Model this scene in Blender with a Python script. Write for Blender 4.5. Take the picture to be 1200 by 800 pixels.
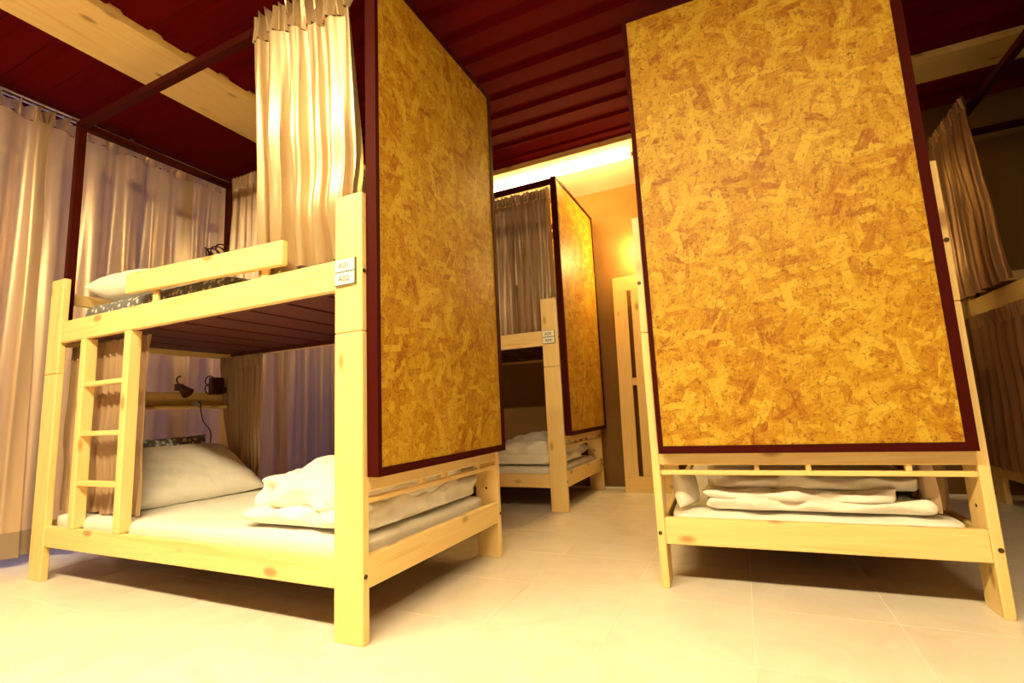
import bpy, bmesh, math, random
from mathutils import Vector, Matrix, noise
from math import sin, cos, pi, radians

for o in list(bpy.data.objects): bpy.data.objects.remove(o)
SC = bpy.context.scene
COL = SC.collection

# ------------------------------------------------------------------ camera
F_PX = 572.9
YAW, PITCH, ROLL = -0.4315, 0.1386, -0.0474
cd = bpy.data.cameras.new('camera'); cam = bpy.data.objects.new('camera', cd); COL.objects.link(cam)
cd.sensor_width = 36; cd.sensor_fit = 'HORIZONTAL'; cd.lens = F_PX / 1200 * 36; cd.clip_start = .02
Fv = Vector((sin(YAW) * cos(PITCH), cos(YAW) * cos(PITCH), sin(PITCH)))
Rv = Vector((cos(YAW), -sin(YAW), 0)); Uv = Rv.cross(Fv)
R2 = Rv * cos(ROLL) + Uv * sin(ROLL); U2 = -Rv * sin(ROLL) + Uv * cos(ROLL)
M = Matrix((R2, U2, -Fv)).transposed().to_4x4(); M.translation = Vector((1.1122, -1.2372, .6914))
cam.matrix_world = M
SC.camera = cam

# ------------------------------------------------------------------ world, exposure
w = bpy.data.worlds.new('daylight'); SC.world = w; w.use_nodes = True
w.node_tree.nodes['Background'].inputs[0].default_value = (.72, .58, .88, 1)
w.node_tree.nodes['Background'].inputs[1].default_value = .5
SC.view_settings.view_transform = 'Standard'
SC.view_settings.look = 'None'
SC.view_settings.gamma = 1
SC.view_settings.use_curve_mapping = False
SC.view_settings.exposure = 0.4
WARM = (1.0, .77, .40)
TUBE_FRONT = 84.0
TUBE_BACK = 170.0
BULB = 1300.0

# ------------------------------------------------------------------ materials
MATS = {}
class NT:
    def __init__(s, name):
        s.m = bpy.data.materials.new(name); s.m.use_nodes = True; MATS[name] = s.m
        s.t = s.m.node_tree; s.b = s.t.nodes['Principled BSDF']
    def n(s, typ, **kw):
        nd = s.t.nodes.new(typ)
        for k, v in kw.items():
            if hasattr(nd, k): setattr(nd, k, v)
        return nd
    def l(s, a, b): s.t.links.new(a, b)
    def val(s, op, a, b=None, c=None):
        nd = s.n('ShaderNodeMath', operation=op)
        for i, x in enumerate((a, b, c)):
            if x is None: continue
            if isinstance(x, (int, float)): nd.inputs[i].default_value = x
            else: s.l(x, nd.inputs[i])
        return nd.outputs[0]
    def mix(s, f, a, b, mode='MIX'):
        nd = s.n('ShaderNodeMix', data_type='RGBA', blend_type=mode)
        for i, x in ((0, f), (6, a), (7, b)):
            if isinstance(x, (int, float)): nd.inputs[i].default_value = x
            elif isinstance(x, tuple): nd.inputs[i].default_value = x + (1,) if len(x) == 3 else x
            else: s.l(x, nd.inputs[i])
        return nd.outputs[2]
    def ramp(s, f, stops):
        nd = s.n('ShaderNodeValToRGB'); e = nd.color_ramp.elements
        while len(e) < len(stops): e.new(.5)
        for el, (p, c) in zip(e, stops): el.position = p; el.color = (c if isinstance(c, tuple) else (c, c, c)) + (1,)
        s.l(f, nd.inputs[0]); return nd.outputs[0]
    def coords(s, scale=(1, 1, 1), rot=(0, 0, 0), loc=(0, 0, 0), rnd=True):
        tc = s.n('ShaderNodeTexCoord'); v = tc.outputs['Object']
        if rnd:
            oi = s.n('ShaderNodeObjectInfo')
            ad = s.n('ShaderNodeVectorMath', operation='ADD'); sc = s.n('ShaderNodeVectorMath', operation='SCALE')
            sc.inputs[0].default_value = (7.1, 5.3, 9.7); s.l(oi.outputs['Random'], sc.inputs['Scale'])
            s.l(v, ad.inputs[0]); s.l(sc.outputs[0], ad.inputs[1]); v = ad.outputs[0]
        mp = s.n('ShaderNodeMapping'); mp.inputs['Scale'].default_value = scale
        mp.inputs['Rotation'].default_value = rot; mp.inputs['Location'].default_value = loc
        s.l(v, mp.inputs[0]); return mp.outputs[0]
    def noise(s, v, scale=5, detail=3, rough=.5, dist=0):
        nd = s.n('ShaderNodeTexNoise'); nd.inputs['Scale'].default_value = scale
        nd.inputs['Detail'].default_value = detail; nd.inputs['Roughness'].default_value = rough
        nd.inputs['Distortion'].default_value = dist
        s.l(v, nd.inputs['Vector']); return nd.outputs[0]
    def bump(s, h, strength=.2, dist=.01):
        nd = s.n('ShaderNodeBump'); nd.inputs['Strength'].default_value = strength; nd.inputs['Distance'].default_value = dist
        s.l(h, nd.inputs['Height']); s.l(nd.outputs[0], s.b.inputs['Normal'])
    def fin(s, col=None, rough=.5, **kw):
        if col is not None:
            if isinstance(col, tuple): s.b.inputs['Base Color'].default_value = col + (1,)
            else: s.l(col, s.b.inputs['Base Color'])
        if isinstance(rough, (int, float)): s.b.inputs['Roughness'].default_value = rough
        else: s.l(rough, s.b.inputs['Roughness'])
        for k, v in kw.items(): s.b.inputs[k].default_value = v
        return s.m

def simple(name, col, rough=.5, **kw): return NT(name).fin(col, rough, **kw)

def pine(name, axis, tint=(1, 1, 1)):
    a = NT(name); sc = [16, 16, 16]; sc[axis] = .9
    v = a.coords(tuple(sc))
    g = a.noise(v, 1.0, 4, .6, 1.2)
    c = a.ramp(g, [(.3, (.78, .52, .18)), (.46, (.87, .66, .28)), (.58, (.84, .60, .24)), (.75, (.90, .72, .36))])
    ks = [9, 9, 9]; ks[axis] = 4.2
    vo = a.n('ShaderNodeTexVoronoi'); vo.inputs['Scale'].default_value = 1; vo.inputs['Randomness'].default_value = 1
    a.l(a.coords(tuple(ks)), vo.inputs['Vector'])
    k = a.ramp(vo.outputs['Distance'], [(.09, 1.0), (.12, .7), (.19, 0.0)])
    c2 = a.mix(a.val('MULTIPLY', k, .75), c, (.33, .16, .035))
    a.bump(g, .08, .004)
    return a.fin(c2, .42)
for i, nm in enumerate('xyz'): pine('pine_' + nm, i)

def osb(name):
    a = NT(name)
    v0 = a.coords((1, 1, 1))
    base = a.noise(v0, 30, 6, .75)
    c = a.ramp(base, [(.3, (.25, .085, .003)), (.5, (.39, .205, .008)), (.72, (.51, .31, .018))])
    warp = a.n('ShaderNodeTexNoise'); warp.inputs['Scale'].default_value = 9; warp.inputs['Detail'].default_value = 2
    a.l(v0, warp.inputs['Vector'])
    lay = [(.3, 26, 80, .15, .75), (1.2, 24, 76, .2, .75), (2.1, 27, 84, .2, .75), (2.8, 22, 70, .25, .7),
           (.7, 13, 44, .35, .8), (1.6, 14, 50, .4, .8), (2.5, 12, 42, .42, .8), (.05, 15, 52, .4, .8),
           (1.0, 8.5, 30, .60, .85), (1.95, 9, 33, .62, .85), (2.95, 8, 27, .66, .85), (.45, 7, 24, .74, .9), (1.45, 9.5, 36, .66, .85)]
    for i, (ang, s1, s2, th, al) in enumerate(lay):
        v = a.coords((1, 1, 1), (ang, 0, 0), (i * 3.1, i * 1.7, i * 2.3))
        m2 = a.n('ShaderNodeMapping'); m2.inputs['Scale'].default_value = (.05, s2, s1); a.l(v, m2.inputs[0])
        ad = a.n('ShaderNodeVectorMath', operation='MULTIPLY_ADD'); a.l(warp.outputs['Color'], ad.inputs[0])
        ad.inputs[1].default_value = (0, .55, .2); a.l(m2.outputs[0], ad.inputs[2])
        vo = a.n('ShaderNodeTexVoronoi', distance='CHEBYCHEV'); vo.inputs['Scale'].default_value = 1; vo.inputs['Randomness'].default_value = .9
        a.l(ad.outputs[0], vo.inputs['Vector'])
        sp = a.n('ShaderNodeSeparateColor'); a.l(vo.outputs['Color'], sp.inputs[0])
        pick = a.val('GREATER_THAN', sp.outputs[0], th)
        edge = a.ramp(vo.outputs['Distance'], [(.40, 1.0), (.47, 0.0)])
        msk = a.val('MULTIPLY', a.val('MULTIPLY', pick, edge), al)
        grain = a.noise(m2.outputs[0], 3.5, 3, .65)
        tone = a.val('ADD', a.val('ADD', a.val('MULTIPLY', sp.outputs[1], .62 if i < 8 else .85), .12 if i < 8 else .06), a.val('MULTIPLY', a.val('SUBTRACT', grain, .5), .8))
        sc = a.ramp(tone, [(.0, (.25, .070, .003)), (.16, (.36, .155, .005)), (.42, (.44, .236, .009)), (.85, (.56, .37, .034))])
        c = a.mix(msk, c, sc)
    specks = a.noise(v0, 75, 2, .6)
    c = a.mix(a.ramp(specks, [(.60, 0.0), (.70, .75)]), c, (.16, .05, .003))
    for k, ang in enumerate((.25, 1.3, 2.35)):
        m3 = a.n('ShaderNodeMapping'); m3.inputs['Scale'].default_value = (1, 150, 34); a.l(a.coords((1, 1, 1), (ang, 0, 0), (k * 2.7, k, 0)), m3.inputs[0])
        st = a.noise(m3.outputs[0], 1, 2, .5)
        c = a.mix(a.ramp(st, [(.62, 0.0), (.70, .55)]), c, (.20, .07, .004))
        c = a.mix(a.ramp(st, [(.28, .5), (.36, 0.0)]), c, (.58, .42, .06))
    a.bump(specks, .15, .003)
    return a.fin(c, .5, **{'Specular IOR Level': .3})
osb('osb')

def fabric(name, c1, c2, rough=.42, trans=0.0, transcol=None, sheen=.25, metal=0.):
    a = NT(name)
    g = a.noise(a.coords((3, 3, 1.2)), 3, 4, .6)
    col = a.ramp(g, [(.3, c1), (.7, c2)])
    wv = a.noise(a.coords((260, 260, 60)), 1, 2, .5); a.bump(wv, .05, .002)
    a.fin(col, rough, **{'Sheen Weight': sheen, 'Metallic': metal})
    if trans:
        out = a.t.nodes['Material Output']; tr = a.n('ShaderNodeBsdfTranslucent'); mx = a.n('ShaderNodeMixShader')
        tr.inputs[0].default_value = (transcol or c2) + (1,); mx.inputs[0].default_value = trans
        a.l(a.b.outputs[0], mx.inputs[1]); a.l(tr.outputs[0], mx.inputs[2]); a.l(mx.outputs[0], out.inputs[0])
    return a.m
fabric('satin', (.50, .37, .21), (.58, .44, .26), .32, sheen=0, metal=.5)
fabric('satin_brown', (.40, .28, .18), (.48, .34, .22), .34, sheen=0, metal=.4)
fabric('satin_dark', (.26, .14, .07), (.34, .19, .10), .36, sheen=0, metal=.35)
fabric('window_satin', (.74, .55, .32), (.82, .62, .38), .36, .26, (.70, .58, .56), sheen=0, metal=.4)
fabric('window_satin_hem', (.34, .25, .17), (.38, .28, .2), .45, .12, (.4, .32, .3))

def linen():
    a = NT('linen'); v = a.coords((1, 1, 1))
    g = a.noise(v, 9, 5, .6, .8); a.bump(g, .35, .02)
    return a.fin(a.ramp(g, [(.3, (.80, .78, .72)), (.7, (.88, .86, .80))]), .7, **{'Sheen Weight': .2})
linen()

def pattern():
    a = NT('patterned_cloth'); vo = a.n('ShaderNodeTexVoronoi'); vo.inputs['Scale'].default_value = 34
    a.l(a.coords((1, 1, 1)), vo.inputs['Vector'])
    c = a.ramp(vo.outputs['Distance'], [(.28, (.72, .72, .70)), (.42, (.16, .17, .18))])
    return a.fin(c, .7)
pattern()

def tile():
    a = NT('floor_tile'); v = a.coords((1, 1, 1))
    g = a.noise(v, 3.2, 5, .6, 1.4); g2 = a.noise(v, 26, 3, .5)
    c = a.ramp(g, [(.3, (.74, .67, .57)), (.55, (.82, .76, .67)), (.75, (.78, .70, .60))])
    c = a.mix(a.val('MULTIPLY', g2, .12), c, (.60, .52, .42))
    return a.fin(c, .27, **{'Specular IOR Level': .35})
tile()
simple('grout', (.84, .79, .70), .6)

def plaster(name, c1, c2):
    a = NT(name); v = a.coords((1, 1, 1), rnd=False)
    g = a.noise(v, 1.8, 6, .6, .6); g2 = a.noise(v, 40, 3, .5); a.bump(g2, .1, .004)
    return a.fin(a.ramp(g, [(.3, c1), (.7, c2)]), .85, **{'Specular IOR Level': .08})
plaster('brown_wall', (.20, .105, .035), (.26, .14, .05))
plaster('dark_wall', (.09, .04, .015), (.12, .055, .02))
plaster('pale_wall', (.62, .52, .40), (.66, .56, .44))
plaster('dark_ceiling', (.100, .0002, .0002), (.108, .0003, .0002))
simple('dark_metal', (.045, .0025, .001), .6, **{'Specular IOR Level': .08})
simple('shadow_slat', (.075, .008, .004), .55)  # slats darkened in base colour to stand for the shadow under the bunks
simple('black_plastic', (.045, .006, .006), .4)
simple('grey_plastic', (.5, .45, .45), .4)
simple('bolt_metal', (.10, .06, .03), .4, Metallic=.6)
simple('chrome', (.75, .75, .85), .18, Metallic=1.0)
simple('white_paint', (.85, .84, .8), .5)
simple('plate_white', (.86, .88, .80), .4)
simple('plate_edge', (.10, .12, .07), .5)
simple('ink', (.12, .12, .10), .6)
simple('cable_white', (.6, .55, .5), .5)
def glass():
    a = NT('window_glass'); out = a.t.nodes['Material Output']
    tr = a.n('ShaderNodeBsdfTransparent'); gl = a.n('ShaderNodeBsdfGlossy'); mx = a.n('ShaderNodeMixShader')
    gl.inputs['Roughness'].default_value = .05; mx.inputs[0].default_value = .07
    a.l(tr.outputs[0], mx.inputs[1]); a.l(gl.outputs[0], mx.inputs[2]); a.l(mx.outputs[0], out.inputs[0])
glass()
def emit(name, col, st):
    a = NT(name); a.fin(col, .5); a.b.inputs['Emission Color'].default_value = col + (1,); a.b.inputs['Emission Strength'].default_value = st
emit('tube_front', WARM, TUBE_FRONT)
emit('tube_back', (1, .66, .17), TUBE_BACK)
emit('bulb', (1, .64, .20), BULB)

# ------------------------------------------------------------------ mesh helpers
def link(name, me, mat=None, parent=None):
    o = bpy.data.objects.new(name, me); COL.objects.link(o)
    if mat: me.materials.append(MATS[mat])
    if parent: o.parent = parent
    return o
def tomesh(bm, name, smooth=False):
    me = bpy.data.meshes.new(name); bm.to_mesh(me); bm.free()
    if smooth:
        for p in me.polygons: p.use_smooth = True
    return me
def addbox(bm, x0, x1, y0, y1, z0, z1):
    vs = [bm.verts.new(p) for p in ((x0, y0, z0), (x1, y0, z0), (x1, y1, z0), (x0, y1, z0), (x0, y0, z1), (x1, y0, z1), (x1, y1, z1), (x0, y1, z1))]
    for f in ((0, 3, 2, 1), (4, 5, 6, 7), (0, 1, 5, 4), (1, 2, 6, 5), (2, 3, 7, 6), (3, 0, 4, 7)): bm.faces.new([vs[i] for i in f])
def box(name, b, mat, parent=None, bev=.0):
    bm = bmesh.new(); addbox(bm, *b)
    if bev: bmesh.ops.bevel(bm, geom=bm.edges[:], offset=bev, segments=1, affect='EDGES', profile=.5)
    return link(name, tomesh(bm, name), mat, parent)
def boxes(name, bs, mat, parent=None):
    bm = bmesh.new()
    for b in bs: addbox(bm, *b)
    return link(name, tomesh(bm, name), mat, parent)
def cyl_bm(bm, p0, p1, r0, r1=None, seg=12, cap=True):
    r1 = r0 if r1 is None else r1
    p0, p1 = Vector(p0), Vector(p1); d = (p1 - p0).normalized()
    u = d.orthogonal().normalized(); v = d.cross(u)
    a = [bm.verts.new(p0 + (u * cos(2 * pi * i / seg) + v * sin(2 * pi * i / seg)) * r0) for i in range(seg)]
    b = [bm.verts.new(p1 + (u * cos(2 * pi * i / seg) + v * sin(2 * pi * i / seg)) * r1) for i in range(seg)]
    for i in range(seg): bm.faces.new((a[i], a[(i + 1) % seg], b[(i + 1) % seg], b[i]))
    if cap: bm.faces.new(a[::-1]); bm.faces.new(b)
def cyl(name, p0, p1, r, mat, parent=None, r1=None, seg=12):
    bm = bmesh.new(); cyl_bm(bm, p0, p1, r, r1, seg); bmesh.ops.recalc_face_normals(bm, faces=bm.faces[:])
    return link(name, tomesh(bm, name), mat, parent)
def tube(name, pts, r, mat, parent=None, seg=6):
    # smooth sweep through points
    P = [Vector(p) for p in pts]; Q = []
    for i in range(len(P) - 1):
        p0 = P[max(i - 1, 0)]; p1 = P[i]; p2 = P[i + 1]; p3 = P[min(i + 2, len(P) - 1)]
        for k in range(5):
            t = k / 5; Q.append(.5 * ((2 * p1) + (p2 - p0) * t + (2 * p0 - 5 * p1 + 4 * p2 - p3) * t * t + (3 * p1 - p0 - 3 * p2 + p3) * t ** 3))
    Q.append(P[-1])
    bm = bmesh.new(); rings = []; u = None
    for i, q in enumerate(Q):
        d = (Q[min(i + 1, len(Q) - 1)] - Q[max(i - 1, 0)]).normalized()
        u = d.orthogonal().normalized() if u is None else (u - d * u.dot(d)).normalized()
        v = d.cross(u)
        rings.append([bm.verts.new(q + (u * cos(2 * pi * k / seg) + v * sin(2 * pi * k / seg)) * r) for k in range(seg)])
    for a, b in zip(rings, rings[1:]):
        for k in range(seg): bm.faces.new((a[k], a[(k + 1) % seg], b[(k + 1) % seg], b[k]))
    bm.faces.new(rings[0][::-1]); bm.faces.new(rings[-1])
    bmesh.ops.recalc_face_normals(bm, faces=bm.faces[:])
    return link(name, tomesh(bm, name, True), mat, parent)
def empty(name, loc=(0, 0, 0), rz=0):
    o = bpy.data.objects.new(name, None); COL.objects.link(o); o.location = loc; o.rotation_euler = (0, 0, rz); o.empty_display_size = .1
    return o
def tag(o, label, cat, group=None):
    o['label'] = label; o['category'] = cat
    if group: o['group'] = group
    return o
def struct(o, label=None):
    o['kind'] = 'structure'
    if label: o['label'] = label
    return o

# ------------------------------------------------------------------ room shell
XL, XR, YF, YB, ZC = -2.78, 3.5, -2.6, 2.95, 2.66
fl = struct(box('floor', (XL, XR, YF, YB, -.05, -.0012), 'grout'), 'cream marble-look tiled floor with thin joints')
T = .4; g = .0016; tx0, ty0 = -2.928, -2.535
tm = None
for i in range(17):
    for j in range(14):
        x0 = tx0 + i * T; y0 = ty0 + j * T
        x1, y1 = x0 + T, y0 + T
        if x1 < XL + .01 or x0 > XR - .01 or y0 > YB - .01: continue
        full = x0 >= XL and x1 <= XR and y1 <= YB
        if full:
            if tm is None:
                bm = bmesh.new(); addbox(bm, g, T - g, g, T - g, -.012, 0)
                tm = tomesh(bm, 'tile'); tm.materials.append(MATS['floor_tile'])
            o = bpy.data.objects.new('tile', tm); COL.objects.link(o); o.location = (x0, y0, 0); o.parent = fl
        else:
            box('tile', (max(x0 + g, XL), min(x1 - g, XR), y0 + g, min(y1 - g, YB), -.012, 0), 'floor_tile', fl)

# ribbed dark ceiling deck, ribs run along X
bm = bmesh.new(); prof = []; y = YF
while y < YB:
    prof += [(y, ZC), (y + .09, ZC), (y + .105, ZC + .016), (y + .165, ZC + .016)]; y += .18
prof.append((YB + .02, ZC))
a = [bm.verts.new((XL, p[0], p[1])) for p in prof]; b = [bm.verts.new((XR, p[0], p[1])) for p in prof]
for i in range(len(prof) - 1): bm.faces.new((a[i], a[i + 1], b[i + 1], b[i]))
ceil = struct(link('ceiling', tomesh(bm, 'ceiling'), 'dark_ceiling'), 'dark maroon ribbed ceiling deck')
m = ceil.modifiers.new('s', 'SOLIDIFY'); m.thickness = .02; m.offset = 1
struct(box('wall_back', (XL, XR, YB, YB + .1, -.05, 2.75), 'brown_wall'), 'brown painted back wall')
struct(box('wall_right', (XR, XR + .1, YF, YB, -.05, 2.75), 'dark_wall'), 'dark brown side wall')
struct(box('wall_front', (XL, XR, YF - .1, YF, -.05, 2.75), 'dark_wall'), 'dark brown wall')
wy0, wy1, wz0, wz1 = -2.1, 2.75, .015, 2.56
struct(boxes('wall_left', [(XL - .1, XL, YF, wy0, -.05, 2.75), (XL - .1, XL, wy1, YB + .1, -.05, 2.75), (XL - .1, XL, wy0, wy1, -.05, wz0), (XL - .1, XL, wy0, wy1, wz1, 2.75)], 'pale_wall'), 'wall around the tall window')
win = struct(boxes('window_1', [(XL - .08, XL - .02, wy0, wy1, wz0, wz0 + .03), (XL - .08, XL - .02, wy0, wy1, wz1 - .05, wz1), (XL - .08, XL - .02, wy0, wy0 + .05, wz0 + .03, wz1 - .05), (XL - .08, XL - .02, wy1 - .05, wy1, wz0 + .03, wz1 - .05)], 'dark_metal'), 'tall window behind the curtains')
ny = 5
for i in range(1, ny):
    yy = wy0 + (wy1 - wy0) * i / ny; box('mullion', (XL - .08, XL - .02, yy - .03, yy + .03, wz0 + .03, wz1 - .05), 'dark_metal', win)
for zz in (.62, 1.62): box('transom', (XL - .075, XL - .025, wy0 + .05, wy1 - .05, zz - .035, zz + .035), 'dark_metal', win)
for i in range(ny):
    a0 = wy0 + (wy1 - wy0) * i / ny + .03; a1 = wy0 + (wy1 - wy0) * (i + 1) / ny - .03
    for z0, z1 in ((wz0 + .03, .585), (.655, 1.585), (1.655, wz1 - .05)): box('pane', (XL - .053, XL - .047, a0, a1, z0, z1), 'window_glass', win)
struct(box('trim_4', (-1.374, .75, 2.4505, YB, 2.612, ZC - .001), 'pale_wall'), 'pale soffit between the lit beam and the back wall')
struct(box('baseboard_back', (XL, XR, YB - .012, YB, 0, .014), 'white_paint'), 'thin white strip at the foot of the back wall')

struct(box('trim_1', (-1.755, -1.375, YF, YB, 2.60, ZC + .012), 'pine_y', bev=.003), 'wide pine ceiling beam running above the ladder bed')
struct(box('trim_2', (-1.374, XR, 2.17, 2.45, 2.60, ZC + .012), 'pine_x', bev=.003), 'pine ceiling beam with a lit fluorescent tube beneath')
struct(box('trim_3', (-1.374, XR, -1.62, -1.34, 2.60, ZC + .012), 'pine_x', bev=.003), 'pine ceiling beam carrying the front lamps')

# ------------------------------------------------------------------ lamps
def tube_lamp(x0, x1, y, ztop, mat, label, drop=.03, r=.014):
    t = empty('tube_lamp', ((x0 + x1) / 2, y, ztop)); L = (x1 - x0) / 2
    box('housing', (-L, L, -.02, .02, -drop, 0), 'white_paint', t)
    for s in (-1, 1): box('end_cap', (s * L - .012, s * L + .012, -.02, .02, -drop - .03, -drop + .001), 'grey_plastic', t, .002)
    cyl('tube', (-L + .012, 0, -drop - .0155), (L - .012, 0, -drop - .0155), r, mat, t, seg=14)
    tag(t, label, 'lamp'); return t
tube_lamp(-.67, .535, 2.375, 2.5995, 'tube_back', 'glowing fluorescent tube under the pine beam by the back wall', drop=.004)
def panel_lamp(x, y, ztop, label):
    t = empty('panel_lamp', (x, y, ztop)); tag(t, label, 'lamp', 'ceiling panel lamps')
    box('housing', (-.6, .6, -.125, .125, -.035, 0), 'white_paint', t, .004)
    box('diffuser', (-.59, .59, -.115, .115, -.039, -.0355), 'tube_front', t)
    return t
for x, lab in ((-1.05, 'flat ceiling lamp on the front beam beside the long pine beam'), (.2, 'flat ceiling lamp in the middle of the front beam'), (1.45, 'flat ceiling lamp on the front beam towards the right wall')):
    panel_lamp(x, -1.48, 2.60, lab)

# ------------------------------------------------------------------ bunk bed builder
LA, WP, TP, HP = 2.06, .12, .030, 1.46
ZU0, ZU1, ZL0, ZL1 = 1.126, 1.233, .156, .248
def text_mesh(txt, size):
    cu = bpy.data.curves.new('lettering', 'FONT'); cu.body = txt; cu.size = size; cu.align_x = 'CENTER'; cu.align_y = 'CENTER'; cu.extrude = .0006
    ob = bpy.data.objects.new('tmp', cu); COL.objects.link(ob)
    dg = bpy.context.evaluated_depsgraph_get(); me = bpy.data.meshes.new_from_object(ob.evaluated_get(dg))
    bpy.data.objects.remove(ob); return me

def bunk(loc, rz, W, label, plates=None, ladder=False, guard=True, py=(.012, .008), zt=2.36):
    t = empty('bunk_bed', loc, rz); tag(t, label, 'bunk bed', 'pine bunk beds')
    B = .003
    for ex, (xa, xb) in (('foot', (-WP, 0)), ('head', (-LA, -LA + WP))):
        for ya, yb in ((0, TP), (W - TP, W)):
            box('post', (xa, xb, ya, yb, 0, .973), 'pine_z', t, B)
            box('post', (xa, xb, ya, yb, .975, HP), 'pine_z', t, B)
    e = .0015
    xr0, xr1 = -LA + WP + .0005, -WP - .0005
    for ya, yb in ((e, TP - e), (W - TP + e, W - e)):
        box('side_rail', (xr0, xr1, ya, yb, ZU0, ZU1), 'pine_x', t, B)
        box('side_rail', (xr0, xr1, ya, yb, ZL0, ZL1), 'pine_x', t, B)
    for xa, xb in ((-TP, -e), (-LA + e, -LA + TP)):
        ya, yb = TP + .0005, W - TP - .0005
        box('end_rail', (xa, xb, ya, yb, .16, .257), 'pine_y', t, B)
        box('end_rail', (xa, xb, ya, yb, 1.122, ZU1), 'pine_y', t, B)
    ya, yb = TP + .0005, W - TP - .0005
    # foot end board + thin batten with spacers under the strand board
    box('end_board', (-TP, -e, ya, yb, .453, .545), 'pine_y', t, B)
    box('batten', (-TP - .004, -.006, ya, yb, .415, .432), 'pine_y', t, B)
    for yy in (.36, .52, .8): box('spacer', (-TP, -.008, yy * W - .008, yy * W + .008, .4325, .4525), 'pine_y', t)
    # head end shelf and boards
    box('shelf', (-LA + .01, -LA + .115, .125, yb, .79, .808), 'pine_y', t, B)
    box('head_board', (-LA + .01, -LA + .03, .125, yb, .809, .895), 'pine_y', t, B)
    box('head_board', (-LA + .01, -LA + .03, ya, yb, 1.345, 1.405), 'pine_y', t, B)
    # slats that carry the mattresses
    for base, mat in ((1.150, 'shadow_slat'), (.185, 'shadow_slat')):
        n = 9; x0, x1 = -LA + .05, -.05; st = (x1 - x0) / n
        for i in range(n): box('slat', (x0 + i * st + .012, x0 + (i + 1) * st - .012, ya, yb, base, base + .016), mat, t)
    for yy in (ya + .012, yb - .012): box('slat_ledger', (xr0, xr1, yy - .011, yy + .011, 1.128, 1.149), 'shadow_slat', t); box('slat_ledger', (xr0, xr1, yy - .011, yy + .011, .163, .184), 'pine_x', t)
    # bolts in the thin faces of the foot posts
    for yy in (TP / 2 - .004, W - TP / 2 + .004):
        for zz in (.2, 1.18): cyl('bolt', (-.004, yy, zz), (.0025, yy, zz), .0075, 'bolt_metal', t, seg=10)
    for zz in (.22, 1.2):
        cyl('bolt', (-.06, W - TP + .003, zz + .1), (-.06, W - TP - .002, zz + .1), .006, 'bolt_metal', t, seg=8)
    # dark steel canopy: two uprights at the head, bars on top
    s = .036
    for yy in (TP + .002, W - TP - .002 - s):
        box('canopy_upright', (-LA + .032, -LA + .032 + s, yy, yy + s, 1.24, zt), 'dark_metal', t)
        box('canopy_bar', (-LA + .032 + s + .0005, -.0005, yy, yy + s, zt - s, zt), 'dark_metal', t)
    box('canopy_bar', (-LA + .032, -LA + .032 + s, TP + .002 + s + .0005, W - TP - .0025 - s, zt - s, zt), 'dark_metal', t)
    # strand board end panel in its dark steel frame, hung outside the foot posts
    y0, y1, z0, z1, x0, x1 = py[0], W - py[1], .50, zt, .0035, .049
    box('end_panel', (x0 + .012, x1 - .004, y0 + .018, y1 - .031, z0 + .028, z1 - .026), 'osb', t)['label'] = 'golden oriented strand board panel'
    box('panel_frame', (x0, x1, y0, y0 + .0175, z0, z1), 'dark_metal', t)
    box('panel_frame', (x0, x1, y1 - .0305, y1, z0, z1), 'dark_metal', t)
    box('panel_frame', (x0, x1, y0 + .018, y1 - .031, z0, z0 + .0275), 'dark_metal', t)
    box('panel_frame', (x0, x1, y0 + .018, y1 - .031, z1 - .0255, z1), 'dark_metal', t)
    if guard:
        gr = box('guard_rail', (-1.385, -.375, -.004, .022, 1.263, 1.357), 'pine_x', t, B)
        for vv in gr.data.vertices: vv.co.z += (-.375 - vv.co.x) * .034
        for xx in (-1.2, -.5): box('guard_bracket', (xx - .02, xx + .02, .0225, .036, 1.19, 1.34), 'pine_z', t, B)
    if ladder:
        for xa in (-1.742, -1.378):
            box('ladder_stile', (xa, xa + .044, .001, .052, ZL1 + .0005, ZU0 - .0005), 'pine_z', t, B)
        for zz in (.915, .685, .46): box('ladder_rung', (-1.6975, -1.3785, .006, .047, zz - .022, zz), 'pine_x', t, B)
    if plates:
        for k, txt in enumerate(plates):
            zc = 1.205 - k * .046
            pl = box('number_plate', (-.112, -.022, -.0075, -.0005, zc - .0225, zc + .0225), 'plate_edge', t)
            box('plate_face', (-.1108, -.0255, -.0082, -.0076, zc - .0195, zc + .0215), 'plate_white', pl)
            me = text_mesh(txt, .030); lt = link('lettering', me, 'ink', pl)
            lt.rotation_euler = (pi / 2, 0, 0); lt.location = (-.071, -.0088, zc - .0005); lt['label'] = 'number ' + txt
    return t

A_ = bunk((0, 0, 0), 0, .96, 'pine bunk bed with ladder, plates A01 and A02 and a crumpled duvet below', ('A01', 'A02'), True, True, (.018, .022))
C_ = bunk((0, 1.946, 0), 0, .96, 'pine bunk bed with plates A03 and A04 standing against the brown back wall', ('A03', 'A04'), True, False)
RB = -pi / 2 + .0314
B_ = bunk((.767, .7593, 0), RB, 1.02, 'pine bunk bed with large strand board end panel facing the open floor', None, False, False, (.036, .036), 2.335)
D_ = bunk((2.462, .7593, 0), -pi / 2, .96, 'pine bunk bed with brown curtains across the narrow aisle by the side wall', None, False, False)

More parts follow.
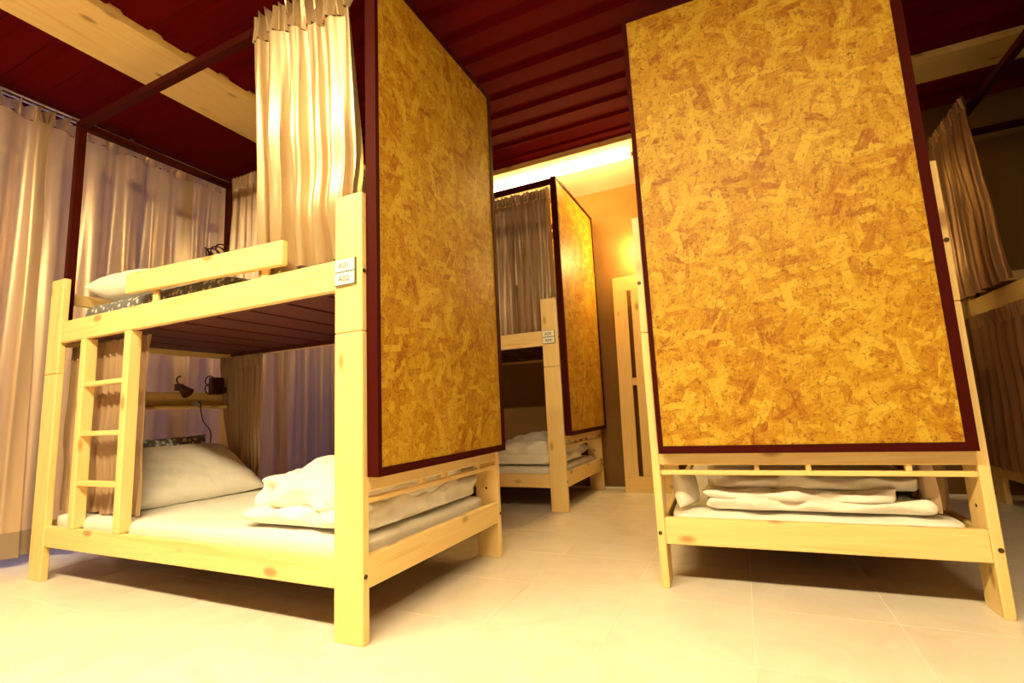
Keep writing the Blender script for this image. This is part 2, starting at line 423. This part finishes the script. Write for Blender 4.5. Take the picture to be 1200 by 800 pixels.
# ------------------------------------------------------------------ curtains
def nz(x, y=0, z=0): return noise.noise(Vector((x, y, z)))
def curtain(loc, rz, W, z1, z0, folds, amp, label, mat, seed, group=None, wt=1., wb=1., anchor=.5, header=.075, hem=None, name='curtain', sag=None, drift=0., zs=0., lobe=False):
    """hangs from z1 to z0; wt, wb = width factors at top and bottom, anchored at fraction `anchor` of the width"""
    nu = int(folds * 10); nv = 26
    def pt(u, v, head=False):
        ph = 2 * pi * folds * (u + .035 * nz(u * 6, seed)) + .5 * nz(u * 4, seed + 3, v * 1.5)
        k = .55 + .45 * min(1, v * 2.2)
        a = amp * (.75 + .5 * nz(u * folds * .6, seed + 9)) * k
        wf = wt + (wb - wt) * (v ** 1.3)
        x = W * (anchor + (u - anchor) * wf) + .25 * a * sin(2 * ph)
        sh = sin(ph) if not lobe else 1 - 2 * abs(sin(ph / 2)) ** .75
        y = a * sh + .25 * a * sin(2.3 * ph + 3 * v + seed) + .012 * nz(u * 3, v * 3, seed)
        if sag: y += sag(u, v)[1]; x += sag(u, v)[0]
        z = z1 - header + (z0 - z1 + header) * v + (.008 * nz(u * 9, seed) if v > .98 else 0)
        if zs: z -= zs * min(1, max(0, (u - .35) / .4)) * (1 - v)
        return x, y + drift * v, z
    def grid(fn, nu, nv, v0=0., v1=1.):
        bm = bmesh.new(); G = [[bm.verts.new(fn(i / nu, v0 + (v1 - v0) * j / nv)) for j in range(nv + 1)] for i in range(nu + 1)]
        for i in range(nu):
            for j in range(nv): bm.faces.new((G[i][j], G[i + 1][j], G[i + 1][j + 1], G[i][j + 1]))
        return bm
    t = empty(name, loc, rz); tag(t, label, 'curtain', group)
    vh = 1.
    if hem: vh = 1 - hem / (z1 - header - z0)
    link('fabric', tomesh(grid(pt, nu, nv, 0, vh), 'fabric', True), mat, t)
    if hem: link('hem', tomesh(grid(pt, nu, 2, vh, 1), 'hem', True), mat + '_hem' if mat + '_hem' in MATS else mat, t)
    def hp(u, v):
        x, y, z = pt(u, 0)
        ph = 2 * pi * folds * 2.6 * u + 1.3 * nz(u * folds, seed + 5)
        q = 1 - v
        y = y * v + q * amp * .55 * sin(ph) + .25 * amp * sin(ph * 1.7)
        return x + q * .1 * amp * sin(2 * ph), y, z + header * q + .006 * q * nz(u * folds * 1.2, seed + 1)
    link('header', tomesh(grid(hp, int(folds * 24), 4), 'header', True), mat, t)
    return t

# window curtains along the left wall (run along Y)
wc = [(-1.66, .88), (-.82, .90), (.03, .88), (.86, .90), (1.72, .92)]
labs = ['full-length gold window curtain hanging in the corner by the front wall', 'full-length gold window curtain beside the head of the ladder bed, by open floor',
        'full-length gold window curtain directly behind the head of the ladder bed', 'full-length gold window curtain in the gap between the two left-hand beds',
        'full-length gold window curtain behind the bed marked A03']
for i, ((y, wd), lb) in enumerate(zip(wc, labs)):
    curtain((-2.46, y, 0), pi / 2, wd, 2.575, .05, 4.5, .07, lb, 'window_satin', 3.3 * i + 1, 'window curtains on the left wall', header=.09, hem=.13, name='window_curtain', lobe=True)
cr = empty('curtain_rail', (-2.46, .5, 2.6)); tag(cr, 'bright metal curtain track above the window curtains', 'curtain rail')
for dx in (-.022, .022): cyl('rod', (dx, -2.2, .0), (dx, 2.2, .0), .011, 'chrome', cr)
for yy in (-2.0, -1.0, 0, 1.0, 2.0): box('bracket', (-.036, .036, yy - .012, yy + .012, .012, .058), 'chrome', cr)

BG = 'bed curtains'
def tieback(u, v):  # gathered swoop low on the right of the cloth
    return (-.05 * max(0, v - .55) * u, -.03 * math.exp(-((v - .78) / .12) ** 2) * u)
curtain((-.605, -.004, 0), 0, .575, 2.335, 1.262, 5.5, .048, 'bright gathered satin curtain on the upper bunk above plate A01', 'satin', 2.2, BG, sag=tieback, drift=.092, zs=.06, header=.115, wt=.93, anchor=1., lobe=True)
curtain((-2.035, .093, 0), 0, .68, 1.118, .303, 12, .018, 'grey-brown satin curtain hanging behind the ladder', 'satin_brown', 7.1, BG, wb=1.0)
curtain((-2.02, .900, 0), 0, .40, 1.124, .295, 8, .018, 'brown curtain gathered beside the white pillow in the ladder bed', 'satin_brown', 11.7, BG, wb=.6, anchor=.95)
curtain((-1.93, .865, 0), 0, .52, 2.355, 1.27, 8, .02, 'dark curtain on the far side of the upper bunk by the gold window curtains', 'satin_brown', 17.7, BG)
curtain((-.84, 2.030, 0), 0, .80, 2.320, 1.245, 12, .03, 'closed brown pleated curtain on the upper bunk beside plate A03', 'satin_brown', 21.3, BG)
def flare(u, v):
    k = max(0, (u - .62) / .38)
    return (-.0 * k, .10 * k * (.4 + v))
curtain((2.425, 2.815, 0), -pi / 2, .60, 2.350, 1.245, 6.5, .024, 'reddish satin curtain with a pale edge on the aisle bed\'s upper bunk', 'satin_dark', 31.1, BG, wb=1.2, anchor=0., drift=.01)
curtain((2.432, 2.83, 0), -pi / 2, 1.7, 1.120, .225, 16, .016, 'dark closed curtain on the lower bunk of the aisle bed', 'satin_dark', 37.3, BG)
curtain((1.665, 1.20, 0), -pi / 2, .32, 1.12, .285, 3, .05, 'brown curtain in the lower bunk behind the large strand board panel', 'satin_brown', 41.3, BG)

curtain((.845, 2.66, 0), -pi / 2 + .0314, 1.75, 2.31, 1.25, 17, .02, 'added closed brown curtain, out of sight, blocking tube light behind the large strand board panel', 'satin_dark', 45.1, BG)  # unseen curtain added to keep the back tube's light off the aisle bed

# ------------------------------------------------------------------ bedding
def soft_slab(bm, x0, x1, y0, y1, z0, z1, seed, wr=.012, n=(22, 14, 5), r=.05, sagf=None):
    cx, cy = (x0 + x1) / 2, (y0 + y1) / 2; hx, hy, hz = (x1 - x0) / 2, (y1 - y0) / 2, (z1 - z0) / 2; cz = (z0 + z1) / 2
    ids = {}
    def V(i, j, k):
        key = (i, j, k)
        if key in ids: return ids[key]
        a, b, c = 2 * i / n[0] - 1, 2 * j / n[1] - 1, 2 * k / n[2] - 1
        x, y, z = a * hx, b * hy, c * hz
        rr = min(r, hx, hy, hz)
        q = Vector((max(-hx + rr, min(hx - rr, x)), max(-hy + rr, min(hy - rr, y)), max(-hz + rr, min(hz - rr, z))))
        d = Vector((x, y, z)) - q
        p = q + (d.normalized() * rr if d.length > 1e-6 else d)
        P = p + Vector((cx, cy, cz))
        up = .5 + .5 * c
        f1 = abs(nz(P.x * 7, P.y * 7, seed)) + .5 * abs(nz(P.x * 15, P.y * 13, seed + 4 + P.z * 6))
        side = max(abs(a), abs(b))
        P.z += wr * (f1 - .35) * 1.5 * up
        if sagf: P.z += sagf(a, b) * up
        if side > .99:
            o = wr * 1.6 * nz(P.x * 9 + P.y * 9, P.z * 22, seed + 2)
            P.x += o * (a if abs(a) > .99 else 0); P.y += o * (b if abs(b) > .99 else 0)
        ids[key] = bm.verts.new(P); return ids[key]
    def face(f, A, Bn):
        for i in range(A):
            for j in range(Bn): bm.faces.new([V(*f(*ij)) for ij in ((i, j), (i + 1, j), (i + 1, j + 1), (i, j + 1))])
    nx, ny_, nk = n
    face(lambda i, j: (i, j, nk), nx, ny_); face(lambda i, j: (i, j, 0), nx, ny_)
    face(lambda i, j: (i, 0, j), nx, nk); face(lambda i, j: (i, ny_, j), nx, nk)
    face(lambda i, j: (0, i, j), ny_, nk); face(lambda i, j: (nx, i, j), ny_, nk)
def soft(name, slabs, mat, label, cat, group=None, loc=(0, 0, 0), rz=0, sub=1):
    bm = bmesh.new()
    for kw in slabs: soft_slab(bm, **kw)
    bmesh.ops.recalc_face_normals(bm, faces=bm.faces[:])
    o = link(name, tomesh(bm, name, True), mat); o.location = loc; o.rotation_euler = (0, 0, rz)
    if sub: md = o.modifiers.new('sub', 'SUBSURF'); md.levels = sub; md.render_levels = sub
    return tag(o, label, cat, group)
def pillow(loc, L, W, H, rot, label, seed, mat='linen', group='pillows'):
    bm = bmesh.new(); n, m_ = 26, 20; top = {}; bot = {}
    for i in range(n + 1):
        for j in range(m_ + 1):
            a, b = 2 * i / n - 1, 2 * j / m_ - 1
            e = max(0, (1 - abs(a) ** 3.2)) ** .55 * max(0, (1 - abs(b) ** 3.2)) ** .55
            pin = 1 - .07 * (1 - abs(b) ** 2) * abs(a) ** 6
            pin2 = 1 - .07 * (1 - abs(a) ** 2) * abs(b) ** 6
            x, y = a * L / 2 * pin, b * W / 2 * pin2
            wk = .10 * (abs(nz(x * 9, y * 7, seed)) + .6 * abs(nz(x * 18, y * 20, seed + 3)))
            h = H / 2 * e
            edge = i in (0, n) or j in (0, m_)
            v = bm.verts.new((x, y, h * (1.05 - wk * 2) + .004 * nz(x * 20, y * 20, seed)))
            top[i, j] = v
            bot[i, j] = v if edge else bm.verts.new((x, y, -h * (.9)))
    for i in range(n):
        for j in range(m_):
            bm.faces.new((top[i, j], top[i + 1, j], top[i + 1, j + 1], top[i, j + 1]))
            q = [bot[i, j], bot[i, j + 1], bot[i + 1, j + 1], bot[i + 1, j]]
            if len(set(q)) > 2:
                try: bm.faces.new(q)
                except ValueError: pass
    o = link('pillow', tomesh(bm, 'pillow', True), mat); o.location = loc; o.rotation_euler = rot
    md = o.modifiers.new('sub', 'SUBSURF'); md.levels = 1; md.render_levels = 1
    return tag(o, label, 'pillow', group)

MG = 'mattresses'
# ladder bed
soft('mattress', [dict(x0=-1.99, x1=-.05, y0=.046, y1=.914, z0=.203, z1=.296, seed=1, wr=.006, r=.03)], 'linen', 'white sheeted mattress on the lower bunk of the ladder bed', 'mattress', MG)
soft('mattress', [dict(x0=-1.93, x1=-.06, y0=.075, y1=.80, z0=1.168, z1=1.325, seed=2, wr=.004, r=.03, sagf=lambda a, b: -.065 * max(0, min(1, (a - .18) / .2)))], 'patterned_cloth', 'patterned mattress on the upper bunk of the ladder bed', 'mattress', MG)
pillow((-1.695, .47, .437), .50, .76, .16, (0, radians(30), radians(-3)), 'large white pillow leaning at the head of the ladder bed\'s lower bunk', 5)
pillow((-1.905, .42, .475), .33, .72, .07, (0, radians(74), 0), 'dark patterned cushion standing behind the white pillow', 6, 'patterned_cloth')
pillow((-1.73, .38, 1.425), .50, .58, .20, (0, radians(2), radians(4)), 'white pillow on the upper bunk of the ladder bed', 8)
def mound(a, b): return .07 * math.exp(-((a + .05) ** 2 * 1.6 + (b - .1) ** 2 * 1.8))
soft('duvet', [dict(x0=-.665, x1=-.055, y0=.085, y1=.86, z0=.303, z1=.388, seed=11, wr=.026, n=(40, 34, 6), r=.043),
               dict(x0=-.655, x1=-.09, y0=.10, y1=.80, z0=.352, z1=.475, seed=12, wr=.040, n=(40, 34, 6), r=.057, sagf=mound)], 'linen', 'crumpled white duvet heaped at the foot of the ladder bed', 'duvet', 'folded duvets')
# bed A03
CY = 1.946
soft('mattress', [dict(x0=-1.99, x1=-.05, y0=CY + .046, y1=CY + .914, z0=.203, z1=.290, seed=3, wr=.006, r=.03)], 'linen', 'white mattress on the lower bunk of bed A03', 'mattress', MG)
soft('mattress', [dict(x0=-1.93, x1=-.06, y0=CY + .12, y1=CY + .885, z0=1.168, z1=1.24, seed=4, wr=.004, r=.03)], 'patterned_cloth', 'mattress behind the closed curtain of bed A03', 'mattress', MG)
soft('duvet', [dict(x0=-.66, x1=-.06, y0=CY + .06, y1=CY + .62, z0=.298, z1=.375, seed=15, wr=.022, n=(24, 22, 5), r=.04),
               dict(x0=-.56, x1=-.065, y0=CY + .07, y1=CY + .55, z0=.355, z1=.45, seed=16, wr=.026, n=(24, 22, 5), r=.045, sagf=mound)], 'linen', 'folded white duvet at the foot of bed A03', 'duvet', 'folded duvets')
pillow((-.22, CY + .77, .348), .27, .22, .10, (0, 0, .1), 'small white pillow beside the folded duvet of bed A03', 18)
# large panel bed: bedding in its own frame (x along width, y away)
def bw(lx, ly):  # bed-local -> world for the large panel bed
    c, s = cos(RB), sin(RB); return (.767 + lx * c - ly * s, .7593 + lx * s + ly * c)
BL = (.767, .7593, 0)
soft('mattress', [dict(x0=-1.99, x1=-.06, y0=.046, y1=.974, z0=.203, z1=.268, seed=5, wr=.006, r=.03)], 'linen', 'white mattress on the lower bunk below the large strand board panel', 'mattress', MG, BL, RB)
soft('mattress', [dict(x0=-1.93, x1=-.06, y0=.075, y1=.945, z0=1.168, z1=1.24, seed=6, wr=.004, r=.03)], 'patterned_cloth', 'mattress hidden behind the large strand board panel', 'mattress', MG, BL, RB)
soft('duvet', [dict(x0=-.62, x1=-.075, y0=.19, y1=.90, z0=.275, z1=.318, seed=21, wr=.026, n=(20, 30, 4), r=.024),
               dict(x0=-.60, x1=-.085, y0=.19, y1=.80, z0=.308, z1=.352, seed=22, wr=.026, n=(20, 30, 4), r=.022),
               dict(x0=-.66, x1=-.12, y0=.19, y1=.89, z0=.344, z1=.402, seed=23, wr=.026, n=(20, 30, 4), r=.028)], 'linen', 'white duvet folded flat under the large strand board panel', 'duvet', 'folded duvets', BL, RB)
px, py = bw(-.16, .105)
pillow((px, py, .345), .16, .14, .07, (radians(82), 0, radians(70)), 'upright ruffled white cushion in the corner below the large panel', 27)
# aisle bed
soft('mattress', [dict(x0=-1.99, x1=-.06, y0=.1, y1=.914, z0=.203, z1=.29, seed=7, wr=.006, r=.03)], 'linen', 'white mattress on the lower bunk of the aisle bed', 'mattress', MG, (2.462, .7593, 0), -pi / 2)
soft('mattress', [dict(x0=-1.93, x1=-.06, y0=.12, y1=.885, z0=1.168, z1=1.24, seed=8, wr=.004, r=.03)], 'patterned_cloth', 'patterned mattress on the upper bunk of the aisle bed', 'mattress', MG, (2.462, .7593, 0), -pi / 2)
pillow((2.95, 2.2, 1.325), .5, .5, .16, (0, 0, .2), 'white pillow on the upper bunk of the aisle bed', 31)

# ------------------------------------------------------------------ slatted pine panel standing by the back wall
sp = empty('slatted_panel', (.20, 2.78, 0)); tag(sp, 'tall slatted pine panel with narrow slots standing against the back wall', 'wood panel')
sp.rotation_euler = (radians(-3.2), 0, 0)
H = 1.77
for x0, x1 in ((0, .112), (.148, .245), (.281, .42)): box('upright', (x0, x1, -.012, .012, .122, H - .122), 'pine_z', sp, .002)
box('crossbar', (0, .42, -.012, .012, 0, .1215), 'pine_x', sp, .002)
box('crossbar', (0, .42, -.012, .012, H - .1215, H), 'pine_x', sp, .002)
for x0, x1 in ((.1125, .1475), (.2455, .2805)): box('spacer', (x0, x1, -.012, .012, .845, .905), 'pine_x', sp)

# ------------------------------------------------------------------ wall lamp with wire cage
wl = empty('wall_lamp', (.475, YB, 2.0)); tag(wl, 'small wire cage wall lamp glowing on the brown wall above the slatted panel', 'lamp')
cyl('wall_plate', (0, -.014, 0), (0, -.001, 0), .04, 'black_plastic', wl, seg=20)
tube('arm', [(0, -.012, 0), (0, -.06, .03), (0, -.10, .055)], .006, 'black_plastic', wl)
cyl('socket', (0, -.10, .02), (0, -.10, .07), .018, 'black_plastic', wl)
bm = bmesh.new(); bmesh.ops.create_uvsphere(bm, u_segments=14, v_segments=10, radius=.026); bmesh.ops.translate(bm, verts=bm.verts[:], vec=(0, -.10, -.012)); link('bulb', tomesh(bm, 'bulb', True), 'bulb', wl)
for k in range(8):
    an = 2 * pi * k / 8; tube('cage_wire', [(.02 * cos(an), -.10 + .02 * sin(an), .06), (.075 * cos(an), -.10 + .075 * sin(an), -.02), (.03 * cos(an), -.10 + .03 * sin(an), -.075)], .0022, 'black_plastic', wl)
for rr, zz in ((.068, -.02), (.03, -.075)):
    tube('cage_ring', [(rr * cos(2 * pi * k / 16), -.10 + rr * sin(2 * pi * k / 16), zz) for k in range(17)], .0022, 'black_plastic', wl)

# ------------------------------------------------------------------ reading lamps and cables at the head of the ladder bed
def clip_lamp(loc, rz, label):
    t = empty('clip_lamp', loc, rz); tag(t, label, 'lamp', 'clip lamps')
    bm = bmesh.new(); cyl_bm(bm, (0, 0, 0), (.055, .02, -.05), .016, .036, 14, True); bmesh.ops.recalc_face_normals(bm, faces=bm.faces[:])
    link('shade', tomesh(bm, 'shade'), 'black_plastic', t)
    tube('neck', [(0, 0, 0), (-.02, -.005, .03), (-.025, .0, .05), (-.01, .012, .06)], .005, 'black_plastic', t)
    box('clip', (-.03, .012, -.014, .022, -.032, .012), 'black_plastic', t, .003); return t
clip_lamp((-1.985, .615, .932), 0, 'small dark clip lamp on the shelf board of the lower bunk')
def socket_box(loc, label):
    t = empty('socket_box', loc); tag(t, label, 'socket', 'socket boxes')
    box('body', (-.022, .022, -.045, .035, -.055, .055), 'black_plastic', t, .004)
    for k, (dy, dz) in enumerate(((-.055, .03), (-.055, -.02))):
        tube('cable_loop', [(0.01, dy + .03 * cos(q), dz + .032 * sin(q)) for q in [2 * pi * i / 10 for i in range(11)]], .004, 'black_plastic', t)
    box('plug', (.0225, .055, .004, .03, -.05, -.01), 'black_plastic', t, .003)
    return t
socket_box((-1.985, .852, .935), 'dark socket box with coiled cables on the shelf of the lower bunk')
cb = tube('cable', [(-1.935, .70, .833), (-1.930, .715, .815), (-1.928, .715, .78), (-1.93, .735, .71), (-1.93, .775, .66), (-1.935, .79, .62), (-1.935, .785, .555)], .0035, 'black_plastic')
tag(cb, 'thin dark cable dangling below the shelf above the white pillow', 'cable')
sw = box('cable_switch', (-1.975, -1.945, .685, .722, .8095, .829), 'cable_white'); tag(sw, 'small pale cable switch lying on the shelf of the lower bunk', 'switch')
uc = empty('cable_coil', (-1.95, .80, 1.80)); tag(uc, 'tangle of dark cables and plugs hanging at the head of the upper bunk', 'cable')
for k in range(3): tube('cable', [(.01 * k, .05 * cos(q) + .025 * k - .03, .035 * sin(q) + .02 * k) for q in [2 * pi * i / 10 for i in range(11)]], .005, 'black_plastic', uc)
tube('cable', [(0, -.09, .03), (.0, -.03, -.01), (0, .03, -.02), (0, .065, .05), (0, .075, .09)], .006, 'black_plastic', uc)
box('plug', (-.012, .012, -.075, -.03, -.045, .0), 'black_plastic', uc, .004)
